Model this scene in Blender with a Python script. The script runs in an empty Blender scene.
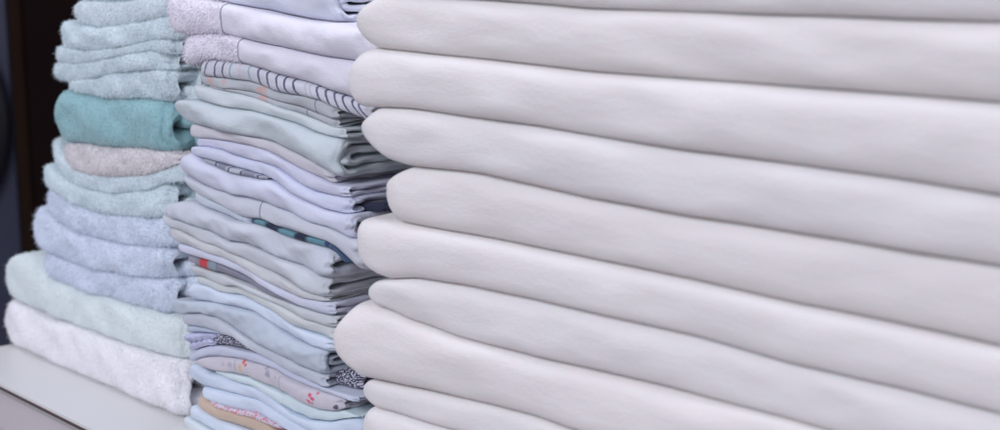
import bpy, math, random
import numpy as np
from mathutils import Vector

S = bpy.context.scene
COL = S.collection
# ------------------------------------------------------------------ camera
CAM = np.array([0.0, 0.0, 0.33]); PITCH = math.atan(265/1400)
FPX = 1400.0
cd = bpy.data.cameras.new('camera'); cam = bpy.data.objects.new('camera', cd); COL.objects.link(cam)
cam.location = CAM; cam.rotation_euler = (math.pi/2 - PITCH, 0, 0)
cd.sensor_width = 36; cd.lens = 36*FPX/1000; cd.clip_start = .01; cd.clip_end = 100
cd.dof.use_dof = True; cd.dof.focus_distance = .86; cd.dof.aperture_fstop = 7.5
S.camera = cam
# ------------------------------------------------------------------ world, lamps, exposure
W = bpy.data.worlds.new('World'); S.world = W; W.use_nodes = True
W.node_tree.nodes['Background'].inputs[0].default_value = (.84, .80, .97, 1)
W.node_tree.nodes['Background'].inputs[1].default_value = .50
def area(name, loc, target, size, power, col):
    l = bpy.data.lights.new(name, 'AREA'); l.shape = 'RECTANGLE'; l.size = size[0]; l.size_y = size[1]
    l.energy = power; l.color = col
    o = bpy.data.objects.new(name, l); COL.objects.link(o); o.location = loc
    o.rotation_euler = (Vector(target)-Vector(loc)).to_track_quat('-Z', 'Y').to_euler()
    return o
area('window_light', (-1.5, -1.0, 1.7), (-.1, .8, .15), (1.6, 1.2), 38, (.875, .91, 1.0))
area('ceiling_light', (.35, .35, 2.1), (0, .8, .1), (1.0, 1.0), 17, (.86, .91, 1.0))
S.view_settings.view_transform = 'Standard'; S.view_settings.look = 'None'
S.view_settings.exposure = .06; S.view_settings.gamma = 1
S.render.engine = 'CYCLES'

# ------------------------------------------------------------------ helpers
rng = np.random.default_rng(7)
def ray(px, py):
    xc = (px-500)/FPX; yc = (215-py)/FPX
    c, s = math.cos(PITCH), math.sin(PITCH)
    return np.array([xc, c + yc*s, -s + yc*c])
class Pile:
    def __init__(self, p0, d, wp, name):
        self.p = np.array(p0, float); d = np.array(d, float); self.d = d/np.linalg.norm(d)
        self.n = np.array([-self.d[1], self.d[0]])        # away from the viewer
        self.wp = wp; self.name = name
    def uz(self, px, py):                                  # photo point -> (along the front, height)
        r = ray(px, py); o = self.p + self.n*self.wp
        t = (o @ self.n)/(r[:2] @ self.n); P = r*t
        return float((P[:2]-self.p) @ self.d), float(P[2]+CAM[2])
    def u(self, px, py=215): return self.uz(px, py)[0]
    def world(self, u, w, z):
        return np.stack([self.p[0]+u*self.d[0]+w*self.n[0], self.p[1]+u*self.d[1]+w*self.n[1], z], -1)
    def curve(self, pts):
        q = np.array([self.uz(*p) for p in pts]); q = q[np.argsort(q[:, 0])]
        U, Z = q[:, 0], q[:, 1]
        uu = np.linspace(U[0]-.03, U[-1]+.03, 500)
        zz = np.interp(uu, U, Z)
        # straight continuation past the last traced points, damped
        k = 17; ker = np.hanning(k); ker /= ker.sum()
        zz = np.convolve(np.pad(zz, k//2, mode='edge'), ker, 'valid')
        return lambda u: np.interp(u, uu, zz)

def fld(seed, comps):                                      # smooth random field of two coordinates
    r = np.random.default_rng(seed); L = []
    for lu, lv, amp, n in comps:
        for _ in range(n):
            L.append((2*math.pi/(lu*r.uniform(.6, 1.6))*r.choice([-1, 1]), 2*math.pi/(lv*r.uniform(.6, 1.6)), r.uniform(0, 6.28), amp*r.uniform(.5, 1)/math.sqrt(n)))
    def f(u, v):
        o = 0
        for a, b, c, m in L: o = o + m*np.sin(a*u+b*v+c)
        return o
    return f

def mesh_obj(name, V, F, UV, mat, parent=None, base=None):
    """V (n,3) float; F list of arrays (k,4) or (k,3); UV (n,2)"""
    me = bpy.data.meshes.new(name)
    if base is None: base = np.array([V[:, 0].mean(), V[:, 1].mean(), V[:, 2].min()])
    V = V - base
    me.vertices.add(len(V)); me.vertices.foreach_set('co', V.astype(np.float32).ravel())
    loops = np.concatenate([f.ravel() for f in F]).astype(np.int32)
    tot = np.concatenate([np.full(len(f), f.shape[1]) for f in F]).astype(np.int32)
    start = np.concatenate([[0], np.cumsum(tot)[:-1]]).astype(np.int32)
    me.loops.add(len(loops)); me.loops.foreach_set('vertex_index', loops)
    me.polygons.add(len(tot)); me.polygons.foreach_set('loop_start', start); me.polygons.foreach_set('loop_total', tot)
    me.polygons.foreach_set('use_smooth', np.ones(len(tot), bool))
    uv = me.uv_layers.new(name='cloth'); uv.data.foreach_set('uv', UV[loops].astype(np.float32).ravel())
    me.update(); me.validate()
    o = bpy.data.objects.new(name, me); COL.objects.link(o)
    me.materials.append(mat)
    if parent is None: o.location = base
    else: o.parent = parent
    o['_b'] = 0; del o['_b']
    return o, base

def tag(o, label, cat, group=None, kind=None):
    if label: o['label'] = label
    if cat: o['category'] = cat
    if group: o['group'] = group
    if kind: o['kind'] = kind

# ------------------------------------------------------------------ materials
def nodes(name):
    m = bpy.data.materials.new(name); m.use_nodes = True
    nt = m.node_tree; b = nt.nodes['Principled BSDF']
    return m, nt, b
def N(nt, t, **k):
    n = nt.nodes.new(t)
    for a, v in k.items(): setattr(n, a, v)
    return n
def cloth(name, col, weave=.35, rough=.92, mottle=.04, soft=.16, paint=None, yarn=1500, sheen=.15, sss=.18, sss_scale=.0035):
    m, nt, b = nodes(name); L = nt.links.new
    uv = N(nt, 'ShaderNodeUVMap'); uv.uv_map = 'cloth'
    base = N(nt, 'ShaderNodeMix', data_type='RGBA'); base.blend_type = 'MULTIPLY'; base.inputs[0].default_value = 1
    base.inputs['A'].default_value = (*col, 1)
    nz = N(nt, 'ShaderNodeTexNoise'); nz.inputs['Scale'].default_value = 45; nz.inputs['Detail'].default_value = 3
    tc = N(nt, 'ShaderNodeTexCoord'); L(tc.outputs['Object'], nz.inputs['Vector'])
    cr = N(nt, 'ShaderNodeValToRGB'); cr.color_ramp.elements[0].position = .3; cr.color_ramp.elements[1].position = .7
    cr.color_ramp.elements[0].color = (1-mottle*1.1, 1-mottle, 1-mottle*.8, 1); cr.color_ramp.elements[1].color = (1, 1, 1, 1)
    L(nz.outputs['Fac'], cr.inputs[0]); L(cr.outputs[0], base.inputs['B'])
    out = base.outputs['Result']
    if paint: out = paint(nt, uv, out)
    L(out, b.inputs['Base Color'])
    b.inputs['Roughness'].default_value = rough; b.inputs['Specular IOR Level'].default_value = .15
    b.inputs['Subsurface Weight'].default_value = sss; b.inputs['Subsurface Radius'].default_value = (1, .55, .42); b.inputs['Subsurface Scale'].default_value = sss_scale
    b.inputs['Sheen Weight'].default_value = sheen; b.inputs['Sheen Roughness'].default_value = .5
    # woven yarns + slubs, then soft rumples
    w1 = N(nt, 'ShaderNodeTexNoise'); w1.inputs['Scale'].default_value = yarn; w1.inputs['Detail'].default_value = 2
    mp = N(nt, 'ShaderNodeMapping'); mp.inputs['Scale'].default_value = (.18, 1, 1); L(uv.outputs[0], mp.inputs[0]); L(mp.outputs[0], w1.inputs['Vector'])
    w2 = N(nt, 'ShaderNodeTexNoise'); w2.inputs['Scale'].default_value = yarn; w2.inputs['Detail'].default_value = 2
    mp2 = N(nt, 'ShaderNodeMapping'); mp2.inputs['Scale'].default_value = (1, .18, 1); L(uv.outputs[0], mp2.inputs[0]); L(mp2.outputs[0], w2.inputs['Vector'])
    ad = N(nt, 'ShaderNodeMath', operation='ADD'); L(w1.outputs['Fac'], ad.inputs[0]); L(w2.outputs['Fac'], ad.inputs[1])
    bp = N(nt, 'ShaderNodeBump'); bp.inputs['Strength'].default_value = weave; bp.inputs['Distance'].default_value = .0006
    L(ad.outputs[0], bp.inputs['Height'])
    r = N(nt, 'ShaderNodeTexNoise'); r.inputs['Scale'].default_value = 38; r.inputs['Detail'].default_value = 3
    mp3 = N(nt, 'ShaderNodeMapping'); mp3.inputs['Scale'].default_value = (.55, 1.6, 1); L(uv.outputs[0], mp3.inputs[0]); L(mp3.outputs[0], r.inputs['Vector'])
    bp2 = N(nt, 'ShaderNodeBump'); bp2.inputs['Strength'].default_value = soft; bp2.inputs['Distance'].default_value = .006
    L(r.outputs['Fac'], bp2.inputs['Height']); L(bp.outputs[0], bp2.inputs['Normal']); L(bp2.outputs[0], b.inputs['Normal'])
    return m
def terry(name, col, col2=None, scale=650, dist=.0016, rows=0):
    m, nt, b = nodes(name); L = nt.links.new
    col2 = col2 or tuple(c*.96 for c in col)
    tc = N(nt, 'ShaderNodeTexCoord')
    nz = N(nt, 'ShaderNodeTexNoise'); nz.inputs['Scale'].default_value = scale; nz.inputs['Detail'].default_value = 2
    L(tc.outputs['Object'], nz.inputs['Vector'])
    big = N(nt, 'ShaderNodeTexNoise'); big.inputs['Scale'].default_value = 60; L(tc.outputs['Object'], big.inputs['Vector'])
    mx = N(nt, 'ShaderNodeMix', data_type='RGBA'); mx.inputs['A'].default_value = (*col2, 1); mx.inputs['B'].default_value = (*col, 1)
    cr = N(nt, 'ShaderNodeMapRange'); cr.inputs[1].default_value = .3; cr.inputs[2].default_value = .6
    L(big.outputs['Fac'], cr.inputs[0]); L(cr.outputs[0], mx.inputs[0]); L(mx.outputs['Result'], b.inputs['Base Color'])
    b.inputs['Roughness'].default_value = .95; b.inputs['Specular IOR Level'].default_value = .1
    b.inputs['Sheen Weight'].default_value = .5
    if rows:
        uv = N(nt, 'ShaderNodeUVMap'); uv.uv_map = 'cloth'
        mp = N(nt, 'ShaderNodeMapping'); mp.inputs['Scale'].default_value = (.10, 1, 1); L(uv.outputs[0], mp.inputs[0])
        rn_ = N(nt, 'ShaderNodeTexNoise'); rn_.inputs['Scale'].default_value = 420; rn_.inputs['Detail'].default_value = 1; L(mp.outputs[0], rn_.inputs['Vector'])
        b0 = N(nt, 'ShaderNodeBump'); b0.inputs['Strength'].default_value = rows; b0.inputs['Distance'].default_value = .003; L(rn_.outputs['Fac'], b0.inputs['Height'])
    bp = N(nt, 'ShaderNodeBump'); bp.inputs['Strength'].default_value = .2; bp.inputs['Distance'].default_value = dist
    L(nz.outputs['Fac'], bp.inputs['Height']); L(bp.outputs[0], b.inputs['Normal'])
    if rows: L(b0.outputs[0], bp.inputs['Normal'])
    return m
def plain(name, col, rough=.5, spec=.4, noise=0, nscale=20):
    m, nt, b = nodes(name); L = nt.links.new
    b.inputs['Base Color'].default_value = (*col, 1); b.inputs['Roughness'].default_value = rough
    b.inputs['Specular IOR Level'].default_value = spec
    if noise:
        tc = N(nt, 'ShaderNodeTexCoord'); nz = N(nt, 'ShaderNodeTexNoise'); nz.inputs['Scale'].default_value = nscale; nz.inputs['Detail'].default_value = 5
        L(tc.outputs['Object'], nz.inputs['Vector'])
        mx = N(nt, 'ShaderNodeMix', data_type='RGBA'); mx.inputs['A'].default_value = (*[c*(1-noise) for c in col], 1); mx.inputs['B'].default_value = (*[min(1, c*(1+noise)) for c in col], 1)
        L(nz.outputs['Fac'], mx.inputs[0]); L(mx.outputs['Result'], b.inputs['Base Color'])
        mr = N(nt, 'ShaderNodeMapRange'); mr.inputs[3].default_value = rough-.08; mr.inputs[4].default_value = rough+.12
        L(nz.outputs['Fac'], mr.inputs[0]); L(mr.outputs[0], b.inputs['Roughness'])
    return m

# paints: printed marks in the cloth's own coordinates (u along the fold, v round the nose, metres)
def sep(nt, uv):
    s = N(nt, 'ShaderNodeSeparateXYZ'); nt.links.new(uv.outputs[0], s.inputs[0]); return s
def bandmask(nt, s, u0, hw, wob=None, edge=.25):
    L = nt.links.new
    sub = N(nt, 'ShaderNodeMath', operation='SUBTRACT'); sub.inputs[1].default_value = u0; L(s, sub.inputs[0])
    a = N(nt, 'ShaderNodeMath', operation='ABSOLUTE'); L(sub.outputs[0], a.inputs[0])
    mr = N(nt, 'ShaderNodeMapRange'); mr.inputs[1].default_value = hw*(1-edge); mr.inputs[2].default_value = hw*(1+edge)
    mr.inputs[3].default_value = 1; mr.inputs[4].default_value = 0; L(a.outputs[0], mr.inputs[0])
    return mr.outputs[0]
def mixc(nt, fac, A, col, k=1):
    mx = N(nt, 'ShaderNodeMix', data_type='RGBA'); mx.inputs['B'].default_value = (*col, 1)
    if k != 1:
        mu = N(nt, 'ShaderNodeMath', operation='MULTIPLY'); mu.inputs[1].default_value = k; nt.links.new(fac, mu.inputs[0]); fac = mu.outputs[0]
    nt.links.new(fac, mx.inputs[0]); nt.links.new(A, mx.inputs['A']); return mx.outputs['Result']
def stripes(lst, lean=(0, 0)):                                           # list of (u, halfwidth, colour, strength)
    def f(nt, uv, out):
        # broken, slightly wavering printed lines
        nz = N(nt, 'ShaderNodeTexNoise'); nz.inputs['Scale'].default_value = 420; nt.links.new(uv.outputs[0], nz.inputs['Vector'])
        ma = N(nt, 'ShaderNodeMath', operation='MULTIPLY_ADD'); ma.inputs[1].default_value = .0016; ma.inputs[2].default_value = -.0008
        nt.links.new(nz.outputs['Fac'], ma.inputs[0])
        s = sep(nt, uv); ad = N(nt, 'ShaderNodeMath', operation='ADD')
        k1 = N(nt, 'ShaderNodeMath', operation='MULTIPLY_ADD'); k1.inputs[1].default_value = lean[0]; k1.inputs[2].default_value = -lean[0]*lean[1]; nt.links.new(s.outputs[0], k1.inputs[0])
        k2 = N(nt, 'ShaderNodeMath', operation='MULTIPLY_ADD'); nt.links.new(s.outputs[1], k2.inputs[0]); nt.links.new(k1.outputs[0], k2.inputs[1]); nt.links.new(s.outputs[0], k2.inputs[2])
        nt.links.new(k2.outputs[0], ad.inputs[0]); nt.links.new(ma.outputs[0], ad.inputs[1])
        for u0, hw, c, k in lst: out = mixc(nt, bandmask(nt, ad.outputs[0], u0, hw), out, c, k)
        return out
    return f
def spots(lst, distort=.0022, sc=260):                                # list of (u, v, radius, colour, strength)
    def f(nt, uv, out):
        L = nt.links.new
        nz = N(nt, 'ShaderNodeTexNoise'); nz.inputs['Scale'].default_value = sc; L(uv.outputs[0], nz.inputs['Vector'])
        sb = N(nt, 'ShaderNodeVectorMath', operation='MULTIPLY_ADD'); sb.inputs[1].default_value = (distort*2,)*3; sb.inputs[2].default_value = (-distort,)*3
        L(nz.outputs['Color'], sb.inputs[0])
        ad = N(nt, 'ShaderNodeVectorMath', operation='ADD'); L(uv.outputs[0], ad.inputs[0]); L(sb.outputs[0], ad.inputs[1])
        fl = N(nt, 'ShaderNodeVectorMath', operation='MULTIPLY'); fl.inputs[1].default_value = (1, 1, 0); L(ad.outputs[0], fl.inputs[0])
        for u0, v0, r, c, k in lst:
            d = N(nt, 'ShaderNodeVectorMath', operation='DISTANCE'); d.inputs[1].default_value = (u0, v0, 0); L(fl.outputs[0], d.inputs[0])
            mr = N(nt, 'ShaderNodeMapRange'); mr.inputs[1].default_value = r*.7; mr.inputs[2].default_value = r*1.15; mr.inputs[3].default_value = 1; mr.inputs[4].default_value = 0
            L(d.outputs['Value'], mr.inputs[0]); out = mixc(nt, mr.outputs[0], out, c, k)
        return out
    return f
def speckle(col, scale=900, lo=.52, hi=.56, k=1):
    def f(nt, uv, out):
        nz = N(nt, 'ShaderNodeTexNoise'); nz.inputs['Scale'].default_value = scale; nz.inputs['Detail'].default_value = 1
        nt.links.new(uv.outputs[0], nz.inputs['Vector'])
        mr = N(nt, 'ShaderNodeMapRange'); mr.inputs[1].default_value = lo; mr.inputs[2].default_value = hi
        nt.links.new(nz.outputs['Fac'], mr.inputs[0]); return mixc(nt, mr.outputs[0], out, col, k)
    return f

# ------------------------------------------------------------------ folded cloth
NCOS = None
def section(nose_n=22, leaf_n=16, D=.2, p=.8, ti_nose=.27, ti_leaf=.05, scale=1.0, w_in=0.0, wall=.55):
    """One folded strip seen from its side. Columns: a (multiplies nose depth R), b (metres), tau (fraction of half height);
    outer line P and inner line Q, from the back of the bottom leaf round the nose to the back of the top leaf."""
    ph = np.linspace(-math.pi/2, math.pi/2, nose_n)
    c = np.abs(np.cos(ph))**p; s = np.sign(np.sin(ph))*np.abs(np.sin(ph))**p
    lb = (np.linspace(0, 1, leaf_n+1)[1:])**2
    aP = np.concatenate([np.ones(leaf_n), 1-c, np.ones(leaf_n)])
    bP = np.concatenate([lb[::-1]*D, np.zeros(nose_n), lb*D])
    tP = np.concatenate([-np.ones(leaf_n), s, np.ones(leaf_n)])
    fall = ti_leaf + (ti_nose-ti_leaf)*np.exp(-lb*D/.012)
    aQ = np.concatenate([np.ones(leaf_n)*(1+wall*.3), wall+(1+wall*.3-wall)*(1-c), np.ones(leaf_n)*(1+wall*.3)])
    bQ = bP.copy()
    tQ = np.concatenate([-fall[::-1], s*ti_nose, fall])
    return dict(aP=aP, bP=bP+w_in, tP=tP*scale, aQ=aQ, bQ=bQ+w_in, tQ=tQ*scale)

def folded(pile, zt, zb, xl, xr, *, wo=0.0, D=.2, rn=.9, end=None, kind='U1', seed=0, wrinkle=.0005, wl=(.05, .02),
           nu=150, slant=(0, 0), slant_len=.035, jit=.0016, corner=.006, squash=1.0, ul=None, ur=None, p=.8, gap=.00012, endp=2.2, lend=True, fine=0, rend=.0016, ring=True, ttop=0, fwa=.0012, ring_du=0):
    """returns list of strips: dict(V grid (rows, 2*cols,3), UV, ...)"""
    uL = pile.u(*xl) if ul is None else ul; uR = pile.u(*xr) if ur is None else ur
    s = np.linspace(0, 1, nu); s = s + .10*np.sin(2*math.pi*s)/(2*math.pi)*-1     # a little denser near the ends
    ub = uL + (uR-uL)*s
    strips = []
    secs = [section(D=D, p=p)] if kind == 'U1' else [section(D=D, p=p, ti_nose=.66, ti_leaf=.46), section(D=D, p=p, scale=.45, w_in=.005, ti_nose=.3, ti_leaf=.05)]
    if kind == 'T': secs = [section(D=D, p=p, ti_nose=.22, ti_leaf=.04)]
    if kind == 'S': secs = [section(D=D, p=p, ti_nose=.10, ti_leaf=.02)]
    if kind == 'U3': secs = [section(D=D, p=p, ti_nose=.74, ti_leaf=.68), section(D=D, p=p, scale=.64, w_in=.004, ti_nose=.6, ti_leaf=.5), section(D=D, p=p, scale=.3, w_in=.010, ti_nose=.4, ti_leaf=.15)]
    fn = fld(seed*13+1, [(wl[0], wl[1]*2, wrinkle, 6), (wl[0]*.35, wl[1], wrinkle*.22, 6)])
    fw = fld(seed*13+2, [(.12, .05, fwa, 4), (.05, .03, wrinkle*.4, 5)])
    fj = fld(seed*13+3, [(.006, .02, jit, 5)])
    ff = fld(seed*13+4, [(.004, .004, fine, 14), (.0023, .0023, fine*.6, 14)]) if fine else None
    for k, se in enumerate(secs):
        rows_V, rows_UV = [], []
        nc = len(se['aP'])
        thetas = [0]*nu + ([math.radians(t) for t in (15, 30, 45, 60, 74, 88)] if ring else [])
        uu = np.concatenate([ub, np.full(len(thetas)-nu, ub[-1])])
        th = np.array(thetas)
        e = end if end else .012
        sc = np.clip((uu-uL)/e, 0, 1)
        hs = (1-(1-sc)**endp)**(1/endp) if lend else np.ones_like(sc)
        hs = np.maximum(hs, .02)
        cp = np.clip((uu-uL)/(corner*2.0), 0, 1); plan = corner*(1-np.sqrt(np.clip(1-(1-cp)**2, 0, 1))) if lend else 0*cp
        cr = np.clip((uR-uu)/(corner*.8), 0, 1); plan = plan + corner*.35*(1-np.sqrt(np.clip(1-(1-cr)**2, 0, 1)))*(1 if ring else 0)
        # arc length for v
        def build(a, b, t):
            A = a[None, :]; B = b[None, :]; T = t[None, :]
            U0 = uu[:, None]
            fallL = np.clip(1-(U0-uL)/slant_len, 0, 1); fallL = fallL*fallL*(3-2*fallL)
            U = U0 + (slant[0]*np.maximum(T, 0)**2 + slant[1]*np.maximum(-T, 0)**2)*fallL
            if ring:
                fr = np.clip(1-(uR-U0)/.03, 0, 1)**2
                U = U + fr*fj(T*.006+k*.05, B*1.0)
            zT, zB = zt(U)-gap, zb(U)+gap
            bad = (zT-zB) < .0012; mid = (zT+zB)/2; h = np.where(bad, .0006, (zT-zB)/2)
            R = rn*h
            z = mid + h*T*hs[:, None]*1.0
            w = wo + plan[:, None] + (1-hs[:, None])*.004 + R*A + B
            vv = T*h*1.25 + np.sign(T)*(B+0*U)
            z = z + fn(U, vv)*hs[:, None]*np.clip(np.abs(1-np.abs(T))*3+.15, 0, 1)
            w = w + fw(U, vv) + fn(U+.3, vv)*1.2
            if ff is not None:
                q = ff(U, vv); z = z + q*T*.7*hs[:, None]; w = w - q
            return U, w, z, vv
        UP, WP, ZP, vP = build(se['aP'], se['bP'], se['tP'])
        UQ, WQ, ZQ, vQ = build(se['aQ'], se['bQ'], se['tQ'])
        Cw, Cz = (WP+WQ)/2, (ZP+ZQ)/2
        c = np.cos(th)[:, None]; du = (np.sin(th)*rend)[:, None]
        WP2 = Cw+(WP-Cw)*c; ZP2 = Cz+(ZP-Cz)*c; WQ2 = Cw+(WQ-Cw)*c; ZQ2 = Cz+(ZQ-Cz)*c
        P = pile.world(UP+du, WP2, ZP2); Q = pile.world(UQ+du, WQ2, ZQ2)
        strips.append(dict(P=P, Q=Q, uvP=np.stack([UP, vP], -1), uvQ=np.stack([UQ, vQ], -1), nu=nu, k=k, ring=ring))
    return strips

def strips_to_arrays(strips, i0=0, i1=None):
    Vs, Fs, UVs = [], [], []; off = 0
    for st in strips:
        P, Q = st['P'], st['Q']; a = i0; b = P.shape[0] if i1 is None else i1
        P, Q = P[a:b], Q[a:b]; r, n, _ = P.shape
        V = np.concatenate([P, Q[:, ::-1]], 1); m = 2*n       # closed ring
        UV = np.concatenate([st['uvP'][a:b], st['uvQ'][a:b][:, ::-1]], 1)
        idx = np.arange(r*m).reshape(r, m)
        A = idx[:-1, :]; B = idx[1:, :]
        F = np.stack([A, np.roll(A, -1, 1), np.roll(B, -1, 1), B], -1).reshape(-1, 4)
        caps = []
        for row in (0, r-1):
            c = np.stack([idx[row, :n-1], idx[row, 1:n], idx[row, ::-1][:n][1:], idx[row, ::-1][:n][:-1]], -1)
            caps.append(c if row else c[:, ::-1])
        F = np.concatenate([F]+caps)
        Vs.append(V.reshape(-1, 3)); UVs.append(UV.reshape(-1, 2)); Fs.append(F+off); off += r*m
    return np.concatenate(Vs), np.concatenate(Fs), np.concatenate(UVs)

def fibres(strips, n, length, width, seed, i0=0, i1=None, droop=.35, spread=.7, wmax=.05, pile=None):
    """Short loops of pile standing off the outer face (and the cut end)."""
    r = np.random.default_rng(seed); Vs, UVs = [], []
    for st in strips:
        P = st['P']; a = i0; b = P.shape[0]-1 if i1 is None else i1
        P = P[a:b]; uvp = st['uvP'][a:b]
        A = P[:-1, :-1]; e1 = P[1:, :-1]-A; e2 = P[:-1, 1:]-A
        nn = np.cross(e1, e2); ar = np.linalg.norm(nn, axis=-1)
        w = (A[..., :2]-pile.p) @ pile.n
        ar2 = ar*(w < wmax)*(1 if st['k'] == 0 else .5)
        pr = ar2.ravel()/ar2.sum(); m = int(n*(1 if st['k'] == 0 else (.07 if P.shape[0] < 60 else .3)))
        ix = r.choice(len(pr), m, p=pr); i, j = np.unravel_index(ix, ar.shape)
        f1, f2 = r.random((2, m, 1))
        p = A[i, j]+e1[i, j]*f1+e2[i, j]*f2
        nrm = nn[i, j]/np.maximum(ar[i, j][:, None], 1e-12)
        C = (P[i, j]-st['Q'][a:b][i, j]); sg = np.sign((nrm*C).sum(1)); sg[sg == 0] = 1; nrm *= sg[:, None]
        d = nrm + r.normal(size=(m, 3))*spread*.6 + np.array([0, 0, -droop*.5]); d /= np.linalg.norm(d, axis=1, keepdims=True)
        L = length*np.where(r.random((m, 1)) < .14, r.uniform(1.2, 2.0, (m, 1)), r.uniform(.35, .8, (m, 1)))
        side = np.cross(d, r.normal(size=(m, 3))); side /= np.linalg.norm(side, axis=1, keepdims=True)
        mid = p+d*L*.55; tip = mid + (d+r.normal(size=(m, 3))*spread+np.array([0, 0, -droop]))*L*.45
        wd = width*r.uniform(.6, 1.3, (m, 1))
        q = np.stack([p-side*wd/2-d*length*.2, p+side*wd/2-d*length*.2, mid+side*wd*.55, mid-side*wd*.55, tip], 1)
        Vs.append(q.reshape(-1, 3)); u = uvp[i, j]; UVs.append(np.repeat(u, 5, 0))
    V = np.concatenate(Vs); UV = np.concatenate(UVs); k = np.arange(len(V)//5)*5
    F4 = np.stack([k, k+1, k+2, k+3], -1); F3 = np.stack([k+3, k+2, k+4], -1)
    return V, F4, F3, UV

def make(name, label, cat, group, strips, mat, parent=None, base=None, fuzz=None, i0=0, i1=None, seed=1, pile=None):
    V, F, UV = strips_to_arrays(strips, i0, i1); Fl = [F]
    if fuzz:
        fv, f4, f3, fuv = fibres(strips, fuzz['n'], fuzz['l'], fuzz['w'], seed, i0, i1, pile=pile, droop=fuzz.get('droop', .35), spread=fuzz.get('spread', .7))
        o = len(V); V = np.concatenate([V, fv]); UV = np.concatenate([UV, fuv]); Fl = [np.concatenate([F, f4+o]), f3+o]
    ob, b = mesh_obj(name, V, Fl, UV, mat, parent, base)
    if parent is None: tag(ob, label, cat, group)
    elif label: ob['label'] = label
    return ob, b

def seam(name, strips, frac, mat, parent, base, width=.0009, lift=.0004, j0=.2, j1=.8):
    """A raised line of stitching running over the fold."""
    st = strips[0]; P = st['P']; Q = st['Q']; i = int(frac*(st['nu']-1)); n = P.shape[1]
    a, b = int(n*j0), int(n*j1)
    nrm = P[i, a:b]-Q[i, a:b]; nrm /= np.linalg.norm(nrm, axis=1, keepdims=True)
    du = (P[i+1, a:b]-P[i, a:b]); du /= np.linalg.norm(du, axis=1, keepdims=True)
    c = P[i, a:b]
    ringv = np.stack([c-du*width/2-nrm*.0003, c-du*width/3+nrm*lift, c+du*width/3+nrm*lift, c+du*width/2-nrm*.0003], 1)
    m = len(c); idx = np.arange(m*4).reshape(m, 4); A, B = idx[:-1], idx[1:]
    F = np.stack([A, np.roll(A, -1, 1), np.roll(B, -1, 1), B], -1).reshape(-1, 4)
    return mesh_obj(name, ringv.reshape(-1, 3), [F], np.zeros((m*4, 2)), mat, parent, base)[0]

# ------------------------------------------------------------------ setting
def box(name, lo, hi, mat, rot=0, bev=.002, parent=None, origin=None, seg=2):
    import bmesh
    bm = bmesh.new(); bmesh.ops.create_cube(bm, size=1)
    lo, hi = Vector(lo), Vector(hi); c = (lo+hi)/2; d = hi-lo
    for v in bm.verts: v.co = Vector((v.co.x*d.x, v.co.y*d.y, v.co.z*d.z)) + c
    if bev: bmesh.ops.bevel(bm, geom=bm.edges[:], offset=bev, segments=seg, affect='EDGES')
    me = bpy.data.meshes.new(name); bm.to_mesh(me); bm.free(); me.materials.append(mat)
    for p_ in me.polygons: p_.use_smooth = False
    o = bpy.data.objects.new(name, me); COL.objects.link(o)
    if parent: o.parent = parent
    return o
def ground(px, py, z=0.0):
    r = ray(px, py); t = (z-CAM[2])/r[2]; return r*t+CAM
SA = ground(0, 385); SB = ground(90, 430)
sd = SB-SA; sd /= np.linalg.norm(sd); sang = math.atan2(sd[1], sd[0])
sc_ = ground(-56, 357)                                     # left front corner
shelf = bpy.data.objects.new('shelf', None); COL.objects.link(shelf); shelf.location = sc_; shelf.rotation_euler = (0, 0, sang)
tag(shelf, 'white laminate shelf carrying the three piles of folded linen', 'shelf')
white_lam = plain('white_laminate', (.72, .72, .71), .38, .4, .03, 8)
box('shelf_board', (0, 0, -.035), (1.35, .42, 0), white_lam, parent=shelf, bev=.0015)
edge_m = plain('brown_edge_strip', (.08, .05, .05), .6, .2)
beige = plain('beige_front', (.47, .42, .43), .45, .35, .04, 10)
box('edge_strip', (0.0, -.0022, -.0019), (1.35, -.0002, -.0007), edge_m, parent=shelf, bev=0)
box('front_panel', (0.0, -.040, -.62), (1.35, -.0024, -.0032), beige, parent=shelf, bev=.001)
box('side_panel', (-.0, 0, -.62), (.018, .42, -.037), white_lam, parent=shelf, bev=.001)

# dim room behind
wall = box('back_wall', (-3.5, 3.2, -.9), (3.5, 3.3, 2.4), plain('dark_wall', (.010, .006, .005), 1, .02, .2, 2), bev=0); tag(wall, None, None, kind='structure')
flr = box('floor', (-4, -2.5, -.95), (4, 3.2, -.9), plain('dark_floor', (.10, .085, .08), .6, .3, .15, 3), bev=0); tag(flr, None, None, kind='structure')

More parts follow.
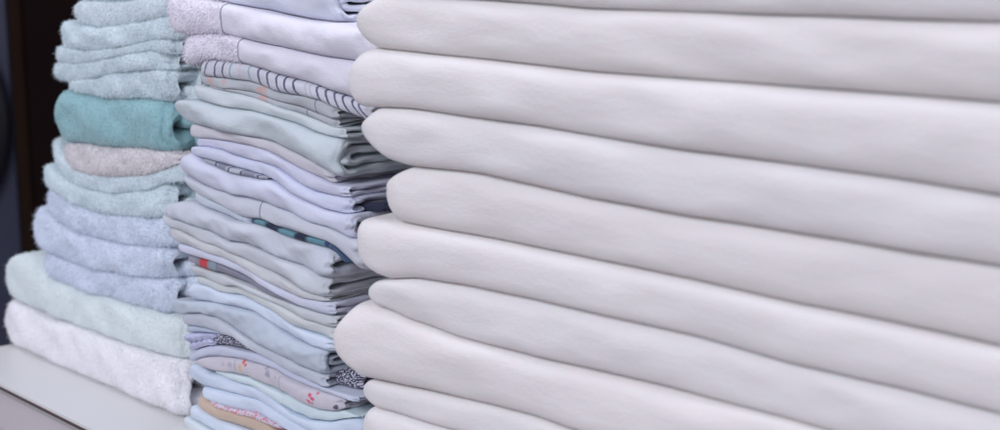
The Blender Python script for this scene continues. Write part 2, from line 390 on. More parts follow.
def bgx(px, y): return (px-500)/FPX*y*1.02
post = bpy.data.objects.new('wooden_post', None); COL.objects.link(post); post.location = (bgx(21, 1.98), 1.98, -.9)
box('front_board', (0, 0, 0), (.019, .03, 2.6), plain('dark_brown_wood', (.018, .010, .007), 1, .03, .3, 6), parent=post)
box('back_board', (.0195, .004, 0), (.14, .03, 2.6), plain('black_brown_wood', (.010, .006, .006), 1, .02, .3, 6), parent=post)
tag(post, 'dark brown wooden post standing behind the towel pile', 'post')
import bmesh
mach = bpy.data.objects.new('washing_machine', None); COL.objects.link(mach); mach.location = (bgx(-95, 2.05), 2.05, -.9)
tag(mach, 'dark blue-grey machine with a round door, out of focus at the far left', 'machine')
mm = plain('blue_grey_enamel', (.034, .040, .075), .45, .4, .06, 5)
box('cabinet', (-.30, 0, 0), (.183, .45, 1.75), mm, parent=mach, bev=.012)
def lathe(name, prof, mat, loc, parent, n=72):
    bm = bmesh.new(); R = []
    for r_, y_ in prof:
        R.append([bm.verts.new((r_*math.cos(a), y_, r_*math.sin(a))) for a in np.linspace(0, 2*math.pi, n, endpoint=False)])
    for a, b in zip(R[:-1], R[1:]):
        for i in range(n): bm.faces.new((a[i], a[(i+1) % n], b[(i+1) % n], b[i]))
    me = bpy.data.meshes.new(name); bm.to_mesh(me); bm.free(); me.materials.append(mat)
    for p_ in me.polygons: p_.use_smooth = True
    o = bpy.data.objects.new(name, me); COL.objects.link(o); o.parent = parent; o.location = loc; return o
dr = lathe('door', [(.21, -.002), (.21, -.02), (.195, -.035), (.175, -.035), (.165, -.02), (.165, -.004)], plain('dark_door_ring', (.022, .022, .03), .4, .5), (-.040, 0, .985), mach)
lathe('door_glass', [(.166, -.012), (.12, -.02), (.06, -.026), (.0005, -.028)], plain('dark_glass', (.008, .008, .012), .35, .3), (0, 0, 0), dr)

# ------------------------------------------------------------------ pile frames
PW = Pile((-.093*.74, .74), (.787, -.617), .013, 'white')
PM = Pile((-.2126, .93), (.70, -.714), .005, 'middle')
_a, _b = ground(21, 347), ground(181, 417)
PT = Pile(_a[:2], (_b-_a)[:2], .004, 'towels')

# ================================================================== WHITE SHEETS
WG = 'large white sheets folded in the right-hand pile'
def below(f, dz): return lambda u: f(u)+dz
wc = [
 [(370,-108),(500,-112),(700,-122),(1000,-140),(1200,-150)],
 [(390,-52),(500,-48),(620,-46),(1000,-42),(1200,-40)],
 [(395,-6),(430,-3),(505,0),(600,8),(800,15),(1000,21),(1200,28)],
 [(350,46),(375,47),(420,51),(495,59),(600,71),(750,82),(875,91),(1000,101),(1200,118)],
 [(350,108),(385,106),(420,107),(470,114),(545,124),(600,134),(700,149),(800,162),(900,176),(1000,192),(1200,225)],
 [(355,140),(372,145),(395,157),(420,165),(495,172),(600,197),(650,205),(700,214),(800,230),(900,245),(1000,262),(1200,297)],
 [(350,218),(375,217),(400,219),(470,232),(545,246),(600,257),(700,277),(800,300),(900,320),(1000,342),(1200,388)],
 [(360,277),(385,278),(425,276),(470,282),(545,297),(600,309),(700,332),(800,360),(900,382),(1000,407),(1200,460)],
 [(330,301),(350,301),(372,301),(395,304),(420,317),(470,335),(545,354),(600,367),(700,390),(800,415),(850,430),(1000,468),(1200,530)],
 [(330,371),(370,375),(395,380),(470,394),(545,412),(580,425),(700,456),(850,492),(1000,528),(1200,600)],
 [(350,402),(375,402),(400,407),(470,427),(545,447),(700,486),(850,530),(1000,572),(1200,650)],
 [(350,446),(375,448),(470,470),(700,540),(1000,640),(1200,720)],
]
wcur = [PW.curve(c) for c in wc]
# per layer: left px at mid height (x,y), slant top, slant bottom (metres), front offset, end length, label
wl = [
 ((378,-80), 0, 0, .002, .015, 'topmost white sheet of the right pile, just above the sheet with the faint top crease'),
 ((383,-22), .000, .0, .000, .018, 'white folded sheet cut by the top edge of the photo, next to the topmost'),
 ((357,30), .018, .010, .000, .008, 'smooth white folded sheet second from the top edge, left end beside the cuffed white towels'),
 ((351,88), .012, .007, -.002, .008, 'white folded sheet whose left end pushes over the navy-striped cloth'),
 ((363,127), .010, .018, -.001, .009, 'white folded sheet with rounded left end level with the pale green garment'),
 ((385,195), .016, .004, .001, .012, 'white folded sheet set back furthest right at its left end, beside the lavender garments'),
 ((357,228), -.002, .022, .000, .009, 'white folded sheet with a pointed left tip, beside the teal-lined garment'),
 ((367,290), .004, .004, .001, .012, 'thin white folded sheet with small round left end, above the furthest protruding one'),
 ((334,325), .013, .024, -.001, .010, 'thick white folded sheet sticking out furthest to the left over the garments'),
 ((361,384), .003, .008, .001, .011, 'white folded sheet just below the thick one that sticks out furthest'),
 ((362,424), .003, .006, .000, .012, 'lowest white folded sheet seen, cut by the bottom edge of the photo'),
]
sheet_m = [cloth('white_cotton_%s' % w, c, weave=.6, mottle=.012, soft=.2, sheen=.02, sss=.45, sss_scale=.006) for w, c in
           (('cool', (.86, .835, .82)), ('plain', (.868, .838, .818)), ('warm', (.865, .83, .806)))]
for i, (lp, st, sb, wo, end, lab) in enumerate(wl):
    s = folded(PW, wcur[i], wcur[i+1], (lp[0]+5, lp[1]), (1180, 215), ur=.50, wo=wo, D=.27, rn=.75, end=end, slant=(st, sb), seed=100+i, fwa=.0005,
               wrinkle=.0006, wl=(.15, .05), nu=230, corner=.010, p=.64, endp=2.3, jit=.004)
    make('folded_sheet', lab, 'folded sheet', WG, s, sheet_m[(i*2+1) % 3], pile=PW)
# sheets under the edge of the picture, down to the shelf
low = wcur[-1]; nlow = 4
for k in range(nlow):
    f = lambda u, k=k: low(u)*(1-k/nlow)+.0008*(k/nlow)
    g = lambda u, k=k: low(u)*(1-(k+1)/nlow)+.0008*((k+1)/nlow)
    s = folded(PW, f, g, (364, 450), (1180, 215), ur=.50, wo=.002*(k % 2), D=.27, end=.016, seed=130+k, wrinkle=.0008, nu=140, corner=.01)
    make('folded_sheet', ['white sheet just below the bottom edge of the photo', 'third white sheet up from the shelf', 'second white sheet up from the shelf', 'bottom white sheet lying flat on the shelf'][k], 'folded sheet', WG, s, sheet_m[k % 3], pile=PW)

# ================================================================== MIDDLE PILE
MG = 'thin folded garments in the middle pile'
mint = (.60, .64, .63); green = (.55, .60, .585); lav = (.62, .63, .75); lavw = (.67, .68, .75); cream = (.64, .64, .61)
greyb = (.55, .59, .64); pblue = (.60, .67, .76); pink = (.64, .59, .62); wht = (.70, .70, .74)
navy = (.035, .04, .13)
def U(x, y=90): return PM.u(x, y)
st_list = [(U(x), .0011 if x > 260 else .0009, c, k) for x, c, k in
  [(204, navy, .72), (212, navy, .72), (221, navy, .85), (229, navy, .85), (237, (.10, .36, .38), .7), (247, (.72, .45, .42), .35), (256, (.12, .42, .42), .6),
   (265, navy, .82), (274, navy, .82), (284, navy, .82), (293, navy, .86), (302, navy, .86), (313, (.35, .35, .4), .35), (317, (.35, .35, .4), .35), (324, navy, .82), (333, navy, .82), (342, navy, .82), (351, navy, .86), (361, navy, .86), (368, navy, .82)]]
def cl(name, col, **k):
    g_ = sum(col)/3; col = tuple(x*.78+g_*.22 for x in col)
    col = tuple(min(.92, x*1.13*f) for x, f in zip(col, (.985, 1.01, 1.05)))
    return cloth(name, col, **{**dict(weave=.4, soft=.2, mottle=.04, sheen=.06), **k})
def V0(pile, zt, zb, x, y):                                # cloth v of a photo point
    u, z = pile.uz(x, y); t, b = zt(u), zb(u); return u, (z-(t+b)/2)*1.25
# curves (photo points), shared between neighbours
c = {}
def C(k, pts): c[k] = PM.curve(pts)
C('top', [(165,-38),(230,-30),(300,-20),(335,-14)])
C('0b', [(165,-8),(190,-4),(208,0),(232,5),(264,11),(280,15),(304,20),(332,23),(380,30)])
C('1b', [(168,28),(185,34),(198,35),(222,33.5),(236,36),(264,43),(280,46),(304,51),(332,57),(352,60),(375,64)])
C('2b', [(185,66),(190,67),(200,64),(208,59.5),(222,59.5),(234,62),(251,64),(275,72),(280,73.5),(310,82),(332,90),(352,97),(372,106)])
C('3b', [(200,73),(205,76),(224,78),(236,79),(252,81),(265,85.5),(275,90),(286,92.5),(296,94),(306,95.5),(326,100),(336,105),(347,111),(357,115),(372,122)])
C('4a', [(198,84),(218,87.5),(240,89.5),(256,92.5),(268,97),(280,101),(304,107.5),(322,114),(336,119.5)])
C('4b', [(195,82.5),(200,84.5),(218,88.8),(240,93),(255,97),(263,100),(280,106),(306,114.5),(320,120),(336,127)])
C('5b', [(176,101.5),(185,99),(201,100),(218,105),(234,108),(254,110),(272,115),(280,117),(298,123),(316,131),(332,135.5),(345,138)])
C('6b', [(178,110),(184,118),(191,122),(208,126),(227,130),(254,136),(268,139),(280,143),(294,150),(328,168),(340,175),(345,178)])
C('7b', [(190,135),(197,137),(214,139),(234,141),(254,145),(268,149.5),(280,155),(301,167),(318,176),(334,183)])
C('8b', [(194,147),(197,146),(210,146),(227,150),(237,155),(251,159),(264,161),(280,167),(301,181),(319,191),(336,195),(350,197)])
C('9b', [(192,152),(206,157),(224,162),(240,167),(256,171),(267,174.5),(280,181.5),(297,192),(309,199),(328,208),(347,213),(358,213)])
C('10t', [(180,153),(190,152.6),(196,152.5),(203,157),(208,161),(222,166),(240,171.5),(256,175),(267,177.5),(280,182),(297,192.3),(309,199.3),(328,208.3),(347,213.3),(358,213.3)])
C('10b', [(180,166),(184,168),(192,175),(208,184),(218,188),(237,193),(254,196),(262,199),(273,203),(280,206),(298,212),(320,222),(335,226),(354,236),(363,240)])
C('11b', [(186,180),(191,184),(201,192),(210,197),(212,199),(232,208),(246,216),(256,218),(266,219),(280,226),(304,232),(332,240),(342,247),(352,259),(363,272)])
C('12b', [(190,197),(196,200),(208,207),(222,212),(237,219),(249,222)])
C('13t', [(162,207),(170,204),(176,202),(190,200),(196,200.5),(208,207.3),(222,212.3),(237,219.3),(249,221.5),(262,222.5),(272,226),(287,232),(304,238),(318,242),(332,246),(342,252),(350,262)])
C('13b', [(163,211),(167,212.5),(178,217),(196,223),(208,226.5),(222,233),(237,240),(249,242.5),(262,248),(280,254.5),(298,261.5),(316,269),(330,275),(344,279),(352,281)])
C('14b', [(164,218),(176,225),(190,232),(208,240),(222,244),(232,249),(249,257),(262,264),(280,272.5),(294,280),(310,289),(334,296)])
C('15b', [(168,232),(176,237),(184,243),(196,246),(208,249),(227,256),(237,261),(254,268.5),(268,278),(280,285),(294,292),(306,296),(334,301)])
C('16b', [(178,249.5),(190,252),(201,256),(218,260),(234,267),(251,276),(262,282),(280,292),(292,299),(306,306),(321,311),(336,315)])
C('17b', [(184,260),(189,262.5),(201,266),(218,272),(227,273.5),(239,278),(254,284),(266,290),(280,297),(290,301),(302,306)])
C('17c', [(184,260.5),(189,262.8),(201,266.3),(218,272.3),(227,273.8),(239,278.3),(254,284.3),(266,290.3),(280,297.3),(292,302),(306,306.5),(321,311.3),(336,315.3)])
C('18b', [(188,272),(194,273),(200,275.5),(218,281),(230,285),(242,284.5),(254,288.5),(268,296),(280,302.5),(298,312),(311,319),(336,326)])
C('19b', [(190,281),(197,282),(212,286),(222,291),(234,293),(246,294.5),(258,300),(270,307),(280,312.5),(298,325),(314,332),(328,336),(337,340)])
C('20b', [(188,299),(196,300),(210,300.5),(224,301.5),(235,304),(247,307),(259,310),(271,318),(283,328),(298,337),(316,344),(336,350)])
C('21b', [(174,309),(180,312),(187,314),(194,311.5),(208,311),(222,316),(235,324),(247,333),(261,341),(272,347),(289,354),(307,365),(332,374)])
C('22b', [(181,321),(189,324.5),(199,325.5),(212,328),(226,332),(241,336.5),(254,346),(263,351),(280,361),(298,372),(313,380),(332,387)])
C('22i', [(184,331),(192,332.5),(200,331.5),(218,332.5),(228,333.5)])
C('23t', [(188,333),(194,332.7),(200,331.8),(218,332.8),(228,333.6),(241,337),(254,346.5),(262,351)])
C('23b', [(188,350),(197,350),(205,346.5),(215,343.5),(230,345),(245,349),(262,352)])
C('24t', [(186,352),(197,350.3),(205,347),(215,344),(230,345.5),(245,349.5),(262,352.3),(280,361.3),(298,372.3),(313,380.3),(332,387.3),(362,396)])
C('24b', [(186,362),(195,361),(202,358),(212,355.5),(222,355),(244,357.5),(267,364),(280,369),(289,375),(307,384),(326,390),(344,395),(362,401)])
C('25b', [(198,362),(207,364.5),(218,369),(235,372),(254,376),(267,382),(280,387.5),(289,392),(307,402),(322,408),(339,410),(347,409)])
C('26b', [(205,369),(214,371.5),(224,373.5),(244,381),(259,385),(270,390),(281,398),(298,411),(315,418),(335,420),(354,416.5),(365,414)])
C('27t', [(186,360),(195,361.3),(201,362.5),(208,365.5),(214,371.8),(224,374),(244,381.4),(259,385.4),(270,390.4),(281,398.4),(298,411.4),(315,418.4),(335,420.4),(354,417),(365,416)])
C('27b', [(186,380),(198,382),(207,385.5),(225,388.5),(244,392.5),(263,399),(280,407.5),(298,418),(315,428),(330,435),(365,448)])
C('28b', [(202,389),(206,392),(211,397),(226,404),(244,410),(259,413),(274,420),(284,425),(300,436),(330,452),(365,470)])
C('29t', [(196,395),(205,393.5),(213,398.5),(226,405.5),(244,411.5),(259,415.5),(270,423),(280,432)])
C('29b', [(196,402),(201,404),(207,409),(222,417.5),(240,424),(255,429.5),(270,436),(280,441)])
C('30t', [(188,404),(197,404),(203,407),(207,409.5),(222,418),(240,424.5),(255,430),(280,441.5),(300,448),(330,462),(365,482)])
C('30b', [(186,414),(192,416),(207,424.5),(222,432),(255,448),(300,468),(365,498)])
C('31b', [(184,426),(192,429),(210,437),(255,460),(300,482),(365,520)])

C('dk1t', [(335,206),(400,204)]); C('dk1b', [(335,213),(362,214),(400,217)])
C('dk2t', [(315,371),(366,372)]); C('dk2b', [(315,381.5),(332,387.5),(366,397)])
def garment(name, label, cat, top, bot, xl, xr, mat, *, wo=0, kind='U1', seed=1, end=.012, slant=(0, 0), group=MG, parent=None, base=None, wrinkle=.0006, D=.19, fuzz=None, nu=170, i0=0, i1=None, **k):
    s = folded(PM, c[top] if isinstance(top, str) else top, c[bot] if isinstance(bot, str) else bot, xl, xr, wo=wo, kind=kind, seed=seed, end=end, slant=slant, wrinkle=wrinkle, wl=(.06, .016), D=D, nu=nu, **k)
    ob, b = make(name, label, cat, group, s, mat, parent, base, fuzz=fuzz, pile=PM, seed=seed, i0=i0, i1=i1)
    return ob, b, s
stitch = plain('grey_stitching', (.38, .38, .44), .9, .1)
hemc = plain('pale_stitching', (.52, .54, .58), .9, .1)

garment('folded_towel', 'topmost white towel of the middle pile, right end fold turned in', 'folded towel', 'top', '0b', (160,-20), (331,5), cl('white_towel', (.68, .69, .77)), kind='U2', seed=201, wo=.004, end=.02)
for nm, top, bot, xl, cx, seed, lab in (('folded_towel', '0b', '1b', (170,16), 229, 202, 'white towel with fuzzy cuff at its left end, upper of the two cuffed towels'),
                                ('folded_towel', '1b', '2b', (186,53), 247, 203, 'white towel with fuzzy cuff at its left end, resting on the navy-striped cloth')):
    s = folded(PM, c[top], c[bot], xl, (376, 55), wo=-.002, kind='U1', seed=seed, end=.014, wrinkle=.0006, wl=(.05, .015), D=.19, nu=200, corner=.007)
    uL, uR = PM.u(*xl), PM.u(376, 55); st0 = s[0]
    uc = PM.u(cx, 45 if seed == 203 else 20); cut = int(np.argmin(abs(st0['uvP'][:200, 38 if False else 27, 0]-uc)))
    ob, b = make(nm, lab, 'folded towel', 'white towels with fuzzy cuffs in the middle pile', s, cl('white_flannel', (.73, .69, .73)), i0=cut, pile=PM)
    make('terry_cuff', 'fuzzy lilac-white cuff', None, None, s, terry('lilac_terry', (.86, .83, .90)), parent=ob, base=b, i0=0, i1=cut+1, fuzz=dict(n=9000, l=.0016, w=.00035), pile=PM, seed=seed)
    seam('seam', s, cut/199, stitch, ob, b, width=.0012, lift=.0004, j0=.3, j1=.7)
garment('striped_cloth', 'white cloth with navy and teal stripes under the cuffed towels', 'folded cloth', '2b', '3b', (201,72), (372,115), cloth('navy_striped_cotton', (.68, .69, .75), weave=.4, paint=stripes(st_list, lean=(7, U(250)))), seed=204, wo=.000, end=.012, kind='U1')
# grey-green shirt, two folds
pk = (.74, .36, .30)
fold_m = cloth('sage_cotton_pink_marks', (.55, .58, .60), weave=.5, paint=spots([(U(214), .001, .0035, pk, .5), (U(228), .001, .002, pk, .4), (U(266), .001, .004, pk, .4), (U(262), -.001, .003, pk, .4)]))
ob, b, s = garment('folded_garment', 'sage grey garment with faint pink marks, two thin folds under the striped cloth', 'folded garment', '3b', '4a', (198,80), (337,112), fold_m, seed=205, wo=.002, end=.010, kind='S')
seam('seam', s, .88, stitch, ob, b, j0=.35, j1=.65)
_, _, s2 = garment('lower_fold', None, None, '4a', '4b', (206,87), (337,123), fold_m, seed=206, wo=.003, kind='S', parent=ob, base=b)
seam('seam', s2, .80, stitch, ob, b, j0=.35, j1=.65)
def g(label, top, bot, xl, xr, col, seed, paint=None, mat=None, **k):
    return garment('folded_garment', label, 'folded garment', top, bot, xl, xr, mat or cl('cotton_%d' % seed, col, paint=paint), seed=seed, **k)
g('pale mint garment between the pink-marked one and the thick pale green one', '4b', '5b', (194,92), (346,132), (.60, .655, .64), 207, wo=.001, end=.008, kind='S')
g('thick pale green garment with a hollow fold at its right corner and rounded left tip', '5b', '6b', (177,106), (344,158), (.54, .60, .60), 208, wo=-.003, end=.018, slant=(0, .012), kind='U2', wrinkle=.0009)
g('pinkish beige garment just under the thick pale green one', '6b', '7b', (191,130), (333,178), (.62, .585, .60), 209, wo=.001, end=.010, kind='S')
g('slim lavender garment under the pinkish beige one', '7b', '8b', (196,142), (349,186), (.62, .62, .73), 210, wo=.001, end=.008, kind='U1')
g('lavender garment above the grey checked lining', '8b', '9b', (192,150), (351,203), (.63, .65, .77), 211, wo=.000, end=.010, kind='U1')
ob, b, s = g('thick pale lavender garment showing a grey checked lining', '10t', '10b', (183,163), (357,224), (.63, .64, .74), 212, wo=-.003, end=.016, slant=(.004, .008), kind='U1', wrinkle=.0008)
chk = stripes([(U(x, 165), h, cc, k) for x, h, cc, k in [(207, .003, navy, .82), (223, .0012, navy, .82), (230, .0055, (.20, .21, .29), .75), (238, .001, navy, .82), (251, .0012, navy, .82), (258, .006, (.20, .21, .29), .75), (266, .001, navy, .82)]])
garment('checked_lining', 'grey and white checked lining', None, '9b', '10t', (206,160), (270,177), cloth('checked_lining', (.48, .50, .56), paint=chk), seed=213, wo=-.0015, kind='S', parent=ob, base=b, end=.003, D=.02)
garment('folded_garment', 'navy cloth peeking out at the right side under the lavender garments', 'folded garment', 'dk1t', 'dk1b', (338,210), (371,210), cl('navy_cotton', (.03, .035, .07)), seed=250, wo=.012, kind='U1')
ob, b, s = g('pinkish white garment with a seam and a teal printed lining', '10b', '11b', (187,181), (363,258), (.61, .62, .655), 214, wo=-.001, end=.012, kind='U1', slant=(0, .004))
seam('seam', s, (PM.u(267,210)-PM.u(187,181))/(PM.u(363,258)-PM.u(187,181)), stitch, ob, b, j0=.32, j1=.68)
tl = (.14, .30, .36)
teal = stripes([(U(x, 230), h, cc, k) for x, h, cc, k in [(257, .005, navy, .86), (279, .0075, (.015, .02, .05), .97), (309, .0062, (.015, .02, .05), .97), (333, .002, navy, .86), (345, .010, navy, .72)]])
garment('printed_lining', 'teal and black printed lining', None, '11b', '13t', (253,219), (352,262), cloth('teal_print', tl, paint=teal), seed=215, wo=-.0005, kind='S', parent=ob, base=b, end=.003, D=.16)
g('narrow pale blue-grey garment tapering out above the broad grey-white one', '11b', '12b', (194,196), (252,221), (.57, .63, .67), 216, wo=.002, end=.010, kind='S')
g('broad grey-white garment with pointed left tip under the teal lining', '13t', '13b', (166,208), (338,265), (.57, .59, .63), 217, wo=-.003, end=.020, kind='U1', wrinkle=.0011)
g('grey-white garment directly under the broad pointed one', '13b', '14b', (166,216), (334,288), (.58, .60, .61), 218, wo=-.002, end=.014, kind='U1')
g('cream garment above the slim lavender-white one', '14b', '15b', (170,226), (332,297), (.61, .61, .59), 219, wo=-.001, end=.016, kind='S')
g('slim lavender-white garment lying on the grey one with the red stripe', '15b', '16b', (180,247), (336,308), (.63, .64, .73), 220, wo=.000, end=.008, kind='S')
red = stripes([(U(192, 260), .008, (.46, .44, .48), .5), (U(207, 262), .0055, (.62, .06, .06), .95), (U(217, 265), .0038, (.30, .43, .46), .7), (U(222, 265), .001, (.2, .2, .28), .7)])
g('grey-mauve garment with a red stripe near its left end', '16b', '17b', (185,256), (304,306), None, 221, mat=cloth('grey_mauve_red_stripe', (.29, .29, .36), paint=red), wo=.002, end=.008, kind='S', gap=.0006)
g('cream grey garment just under the red-striped one', '17c', '18b', (189,268), (337,321), (.57, .59, .58), 222, wo=.000, end=.012, kind='S')
g('off-white garment on top of the pale blue one', '18b', '19b', (196,279), (337,333), (.62, .64, .60), 223, wo=.001, end=.010, kind='S')
g('pale blue-white garment above the thick slate blue one', '19b', '20b', (189,291), (336,345), (.62, .70, .79), 224, wo=.000, end=.014, kind='U2')
g('thick slate blue garment with a hollow twisted right end', '20b', '21b', (176,307), (330,360), (.48, .54, .59), 225, wo=-.003, end=.018, kind='U2', wrinkle=.0012)
ob, b, s = g('light grey garment curving over the dark speckled one', '21b', '22b', (183,317), (329,379), (.53, .56, .60), 226, wo=-.001, end=.014, kind='U1')
garment('inner_fold', None, None, '22b', '22i', (185,328), (230,333), cl('slate_cotton', (.48, .55, .62)), seed=227, wo=.002, kind='S', parent=ob, base=b, end=.01, D=.1)
floral = cloth('dark_speckled_cotton', (.055, .06, .09), weave=.4, paint=speckle((.62, .62, .72), 700, .50, .56, .9))
ob, b, s = g('crumpled dark garment speckled white, showing lavender at its left end', '23t', '23b', (190,341), (262,352), None, 228, mat=floral, wo=.003, end=.010, kind='S', gap=.0003)
ucut = PM.u(219, 340)
su = s[0]['uvP'][:170, 27, 0]; cut = int(np.argmin(abs(su-ucut)))
_sp = c['23t']; _sb = c['23b']
fm = lambda u: .52*_sp(u)+.48*_sb(u)+.0006*np.sin(u*900)
garment('lavender_fold', 'lavender crumpled edge', None, '23t', fm, (189,337), (221,340), cl('lavender_crumple', (.50, .51, .70), soft=1), seed=229, wo=-.0015, kind='S', parent=ob, base=b, end=.006, wrinkle=.0009)
garment('lavender_fold', 'lavender crumpled edge', None, fm, '23b', (191,346), (219,344), cl('lavender_crumple2', (.52, .52, .70), soft=1), seed=230, wo=-.001, kind='S', parent=ob, base=b, end=.006, wrinkle=.0009)
garment('speckled_fold', None, None, 'dk2t', 'dk2b', (318,380), (350,382), floral, seed=251, wo=.010, kind='U1', parent=ob, base=b)
g('lavender-grey garment curving over the white flowered one', '24t', '24b', (188,355), (360,398), (.55, .58, .68), 231, wo=.001, end=.014, kind='S')
zt, zb = c['24b'], c['25b']
def sv(x, y, r, col, k): u, v = V0(PM, zt, zb, x, y); return (u, v, r, col, k)
flow = [sv(249,361,.0022,(.68,.10,.05),.85), sv(252,363.5,.0014,(.68,.10,.05),.8), sv(247,367,.0028,(.72,.45,.12),.6), sv(236,363,.0026,(.36,.36,.44),.5), sv(229,362,.002,(.36,.36,.44),.35),
        sv(274,372,.0030,(.27,.29,.38),.65), sv(271,366,.002,(.27,.29,.38),.5), sv(283,376,.0018,(.4,.36,.45),.4), sv(318,393,.0018,(.72,.04,.14),.85), sv(321,397,.0020,(.72,.04,.14),.85), sv(317,399,.0018,(.72,.04,.14),.8), sv(324,392,.0015,(.72,.04,.14),.7), sv(320,401,.0014,(.72,.04,.14),.7),
        sv(241,368,.0018,(.70,.6,.66),.5), sv(305,388,.0022,(.55,.5,.6),.35), sv(343,405,.0022,(.05,.06,.12),.9)]
ob, b, s = g('white garment printed with small red flowers and yellow marks', '24b', '25b', (200,359), (346,402), None, 232, mat=cloth('flower_print_cotton', (.63, .60, .65), weave=.5, paint=spots(flow)), wo=-.001, end=.012, kind='S')
seam('seam', s, .62, hemc, ob, b, j0=.36, j1=.64); seam('seam', s, .33, hemc, ob, b, j0=.36, j1=.64)
g('thin mint garment under the flowered one', '25b', '26b', (214,371), (364,414), (.59, .70, .69), 233, wo=.000, end=.010, kind='S')
g('thick pale blue garment bulging under the mint one', '27t', '27b', (190,371), (366,430), (.57, .65, .74), 234, wo=-.001, end=.018, kind='U2', slant=(0, .014))
ob, b, s = g('pale blue-white garment with a pink speckled edge above the tan one', '27b', '28b', (204,388), (366,455), (.60, .68, .77), 235, wo=.000, end=.010, kind='S')
pz = c['28b']
garment('pink_edge', 'pink speckled edge', None, below(pz, .0014), below(pz, -.0018), (213,398), (285,425), cloth('pink_speckle', (.66, .60, .68), paint=speckle((.68, .10, .16), 420, .52, .60, .8)), seed=236, wo=-.0008, kind='S', parent=ob, base=b, end=.004, D=.01)
g('tan orange garment near the bottom left of the middle pile', '29t', '29b', (198,399), (279,437), (.58, .42, .29), 237, wo=.000, end=.014, kind='S')
g('pale blue garment just under the tan one', '30t', '30b', (190,410), (366,470), (.60, .68, .76), 238, wo=.000, end=.012, kind='U1')
g('pale green-white garment at the bottom edge of the photo in the middle pile', '30b', '31b', (185,422), (366,490), (.62, .68, .68), 239, wo=-.001, end=.012, kind='S')
lowm = c['31b']; nl = 3
for k in range(nl):
    f = lambda u, k=k: np.maximum(lowm(u), .004)*(1-k/nl)+.0008*(k/nl)
    h = lambda u, k=k: np.maximum(lowm(u), .004)*(1-(k+1)/nl)+.0008*((k+1)/nl)
    g(['pale garment just below the photo edge in the middle pile', 'second garment up from the shelf in the middle pile', 'bottom garment of the middle pile lying on the shelf'][k], f, h, (188,430), (366,490), (.6, .64, .7), 240+k, kind='S')

# ================================================================== TOWELS
TG = 'fluffy towels in the left pile'
t = {}
def TC(k, pts): t[k] = PT.curve(pts)
TC('top', [(60,-34),(120,-36),(200,-34)])
TC('0b', [(60,0),(84,.5),(105,2),(131,1),(145,-2),(170,-6),(200,-8)])
TC('1b', [(60,21),(71,22.5),(79,24.5),(102,28),(131,24),(154,19),(170,16),(200,14)])
TC('2b', [(50,46),(61,47),(79,49.5),(102,50.5),(131,46),(154,40),(170,39),(200,41)])
TC('3b', [(48,60),(56,61),(68,62.5),(79,64),(102,60),(131,54),(154,50),(170,54),(200,58)])
TC('4b', [(48,77),(56,79),(69,81.5),(79,80.5),(99,77),(118,72),(138,70),(167,70),(200,72)])
TC('5b', [(50,82),(63,85),(73,90),(92,95),(108,98),(131,98.5),(151,98.5),(167,102),(200,108)])
TC('5c', [(48,88),(63,88.5),(73,90.5),(92,95.4),(108,98.4),(131,98.8),(151,98.8),(167,102.3),(200,108.3)])
TC('6b', [(48,138),(56,141),(65,143.5),(82,143),(100,147),(121,147.5),(145,149),(173,153),(200,158)])
TC('7b', [(55,155),(67,161),(75,169),(93,174),(114,176.5),(138,175.5),(162,171),(181,163),(200,160)])
TC('8t', [(40,134),(48,134.5),(54,138),(60,150),(67,161.3),(75,169.3),(93,174.3),(114,176.8),(138,175.8),(162,171.3),(181,163.3),(200,160.3)])
TC('8b', [(40,162),(48,165),(54,170),(72,182),(93,190.5),(121,193),(149,190),(165,183),(180,181),(200,183)])
TC('9b', [(36,184),(47,186),(65,196),(76,204),(98,212),(124,216),(150,217.5),(170,217),(200,218)])
TC('10b', [(36,204),(44,208),(65,225),(87,235),(113,242),(139,246),(168,247),(200,249)])
TC('11b', [(26,246),(37,247),(48,251),(68,260),(83,266),(113,272),(150,277),(168,278),(200,281)])
TC('12t', [(40,251),(48,251.3),(68,260.3),(83,266.3),(113,272.3),(150,277.3),(168,278.3),(200,281.3)])
TC('12b', [(40,272),(50,277),(71,283.5),(94,292),(121,300),(151,308),(168,313),(200,322)])
TC('13t', [(0,255),(12,255),(31,254),(46,255),(52,277),(71,283.8),(94,292.3),(121,300.3),(151,308.3),(168,313.3),(200,322.3)])
TC('13b', [(0,292),(10,296),(17,299),(38,311),(58,319),(84,326),(98,332),(125,342),(153,351),(181,357),(200,362)])
zt14 = t['13b']
shelf0 = lambda u: 0*u + .0006
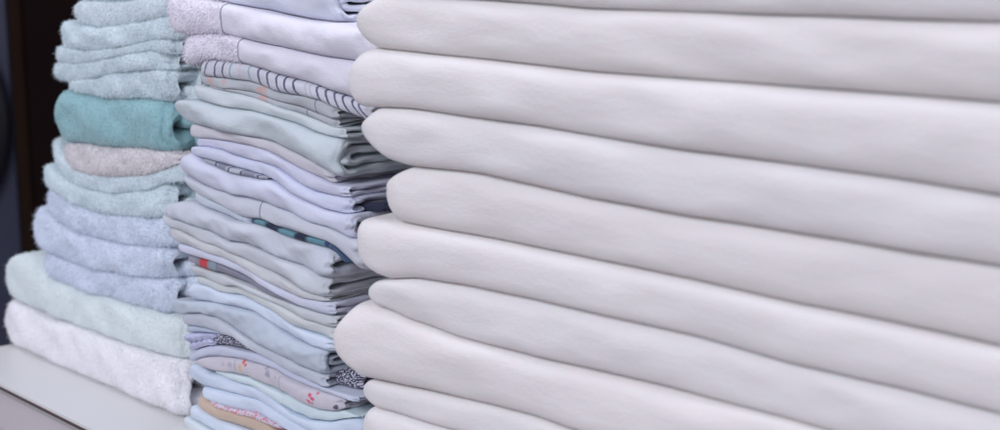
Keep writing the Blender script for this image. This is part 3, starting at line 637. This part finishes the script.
def towel(label, top, bot, xl, xr, col, wo, end, kind='T', fl=.0014, rn=.6, parent=None, base=None, name='folded_towel', seed=300, n=60000, fw=.00022, cat='folded towel', mat=None, slant=(0, 0), fine=.00005, wr=.0009, group=TG, droop=.35, spread=.7, nu=240, scale=650, rows=.25, **k):
    s = folded(PT, t[top] if isinstance(top, str) else top, t[bot] if isinstance(bot, str) else bot, xl, xr, wo=wo, kind=kind, seed=seed, end=end, slant=slant, wrinkle=wr, wl=(.05, .02), D=.16, nu=nu, rn=rn, corner=.014, jit=.0012, fine=fine, rend=.008, **k)
    # the layers tucked in behind the rounded right end, set back from the front
    uR = PT.u(*xr); T_ = t[top] if isinstance(top, str) else top; B_ = t[bot] if isinstance(bot, str) else bot
    k2 = {q: v for q, v in k.items() if q not in ('rn',)}
    for q, (du, w_) in enumerate(((.011, .012), (.020, .034))):
        f1 = lambda u, a=(.5, 1.0)[(q+seed) % 2]: T_(u)*a+B_(u)*(1-a)
        f2 = lambda u, a=(0, .45)[(q+seed) % 2]: T_(u)*a+B_(u)*(1-a)
        s += folded(PT, f1, f2, xl, xr, ul=uR-.03, ur=uR+du, wo=w_, D=.1, nu=40, rn=.7, kind='T', seed=seed+50+q, end=.006, wrinkle=.0008, wl=(.03, .02), corner=.008, jit=.001, rend=.006)
        s[-1]['k'] = 1
        s += folded(PT, lambda u: T_(u), lambda u: B_(u), xl, xr, ul=uR-.03, ur=uR+du-.006, wo=w_+.006, D=.1, nu=24, rn=.5, kind='T', seed=seed+70+q, end=.006, corner=.008, jit=.001, rend=.006)
        s[-1]['k'] = 1
    return make(name, label, cat, group, s, mat or terry('terry_%d' % seed, tuple(x+(.96-x)*.18 for x in col), scale=scale, rows=rows), parent, base, fuzz=dict(n=n, l=fl, w=fw, droop=droop, spread=spread) if n else None, seed=seed, pile=PT)
mintT = (.74, .87, .91)
towel('top pale green towel of the left pile, cut by the top edge of the photo', 'top', '0b', (72,-16), (176,0), (.68, .84, .87), .003, .02, seed=301)
towel('pale mint towel just under the topmost one in the left pile', '0b', '1b', (69,12), (182,5), (.77, .88, .92), .001, .018, seed=302, slant=(.008, .004))
ob, b = towel('mint terry towel in several loose folds, resting on the smooth teal one', '1b', '2b', (56,35), (182,30), mintT, -.001, .018, seed=303)
towel(None, '2b', '3b', (52,54), (174,48), mintT, .000, .012, kind='T', seed=304, parent=ob, base=b, name='fold')
towel(None, '3b', '4b', (51,69), (168,60), mintT, .000, .014, kind='T', seed=305, parent=ob, base=b, name='fold')
towel(None, '4b', '5b', (63,83), (169,85), mintT, .000, .012, kind='T', seed=306, parent=ob, base=b, name='fold')
towel('smooth teal fleece towel', '5c', '6b', (53,118), (166,125), (.20, .50, .53), -.003, .030, rows=0, kind='T', seed=307, n=26000, fl=.0008, fw=.0003, fine=.0001, wr=.0008, scale=900)
towel('short beige-grey fluffy cloth under the teal towel', '6b', '7b', (61,155), (182,158), (.85, .81, .82), -.001, .018, rows=0, kind='T', seed=308, fl=.0019, fine=.0003, name='fluffy_cloth', cat='folded cloth', n=50000, spread=1.0, wr=.001)
ob, b = towel('pale mint towel wrapping under the beige-grey cloth, two folds', '8t', '8b', (47,152), (190,175), (.73, .87, .91), .001, .020, seed=309, kind='T', slant=(0, -.002))
towel(None, '8b', '9b', (39,172), (168,205), (.73, .87, .91), .000, .022, seed=310, kind='T', parent=ob, base=b, name='fold')
ob, b = towel('pale blue fluffy towel in three folds, middle of the left pile', '9b', '10b', (43,199), (172,230), (.76, .85, .97), .000, .018, seed=311, rows=.15, kind='T', fl=.0019)
towel(None, '10b', '11b', (32,228), (168,262), (.76, .85, .97), -.002, .026, seed=312, rows=.15, kind='T', fl=.0019, parent=ob, base=b, name='fold')
towel(None, '12t', '12b', (42,262), (170,295), (.76, .85, .97), -.001, .016, seed=313, rows=.15, kind='T', fl=.0019, parent=ob, base=b, name='fold')
towel('pale green cream towel with bulging left end, on the bottom white one', '13t', '13b', (4,280), (186,340), (.80, .90, .89), -.003, .034, kind='T', seed=314, rows=.2, fl=.0013)
towel('white fluffy towel at the bottom of the left pile, lying on the shelf', '13b', shelf0, (9,322), (186,385), (.94, .94, .96), -.006, .024, rn=.42, kind='T', seed=315, rows=.1, fl=.0017, n=70000, slant=(.002, .006))
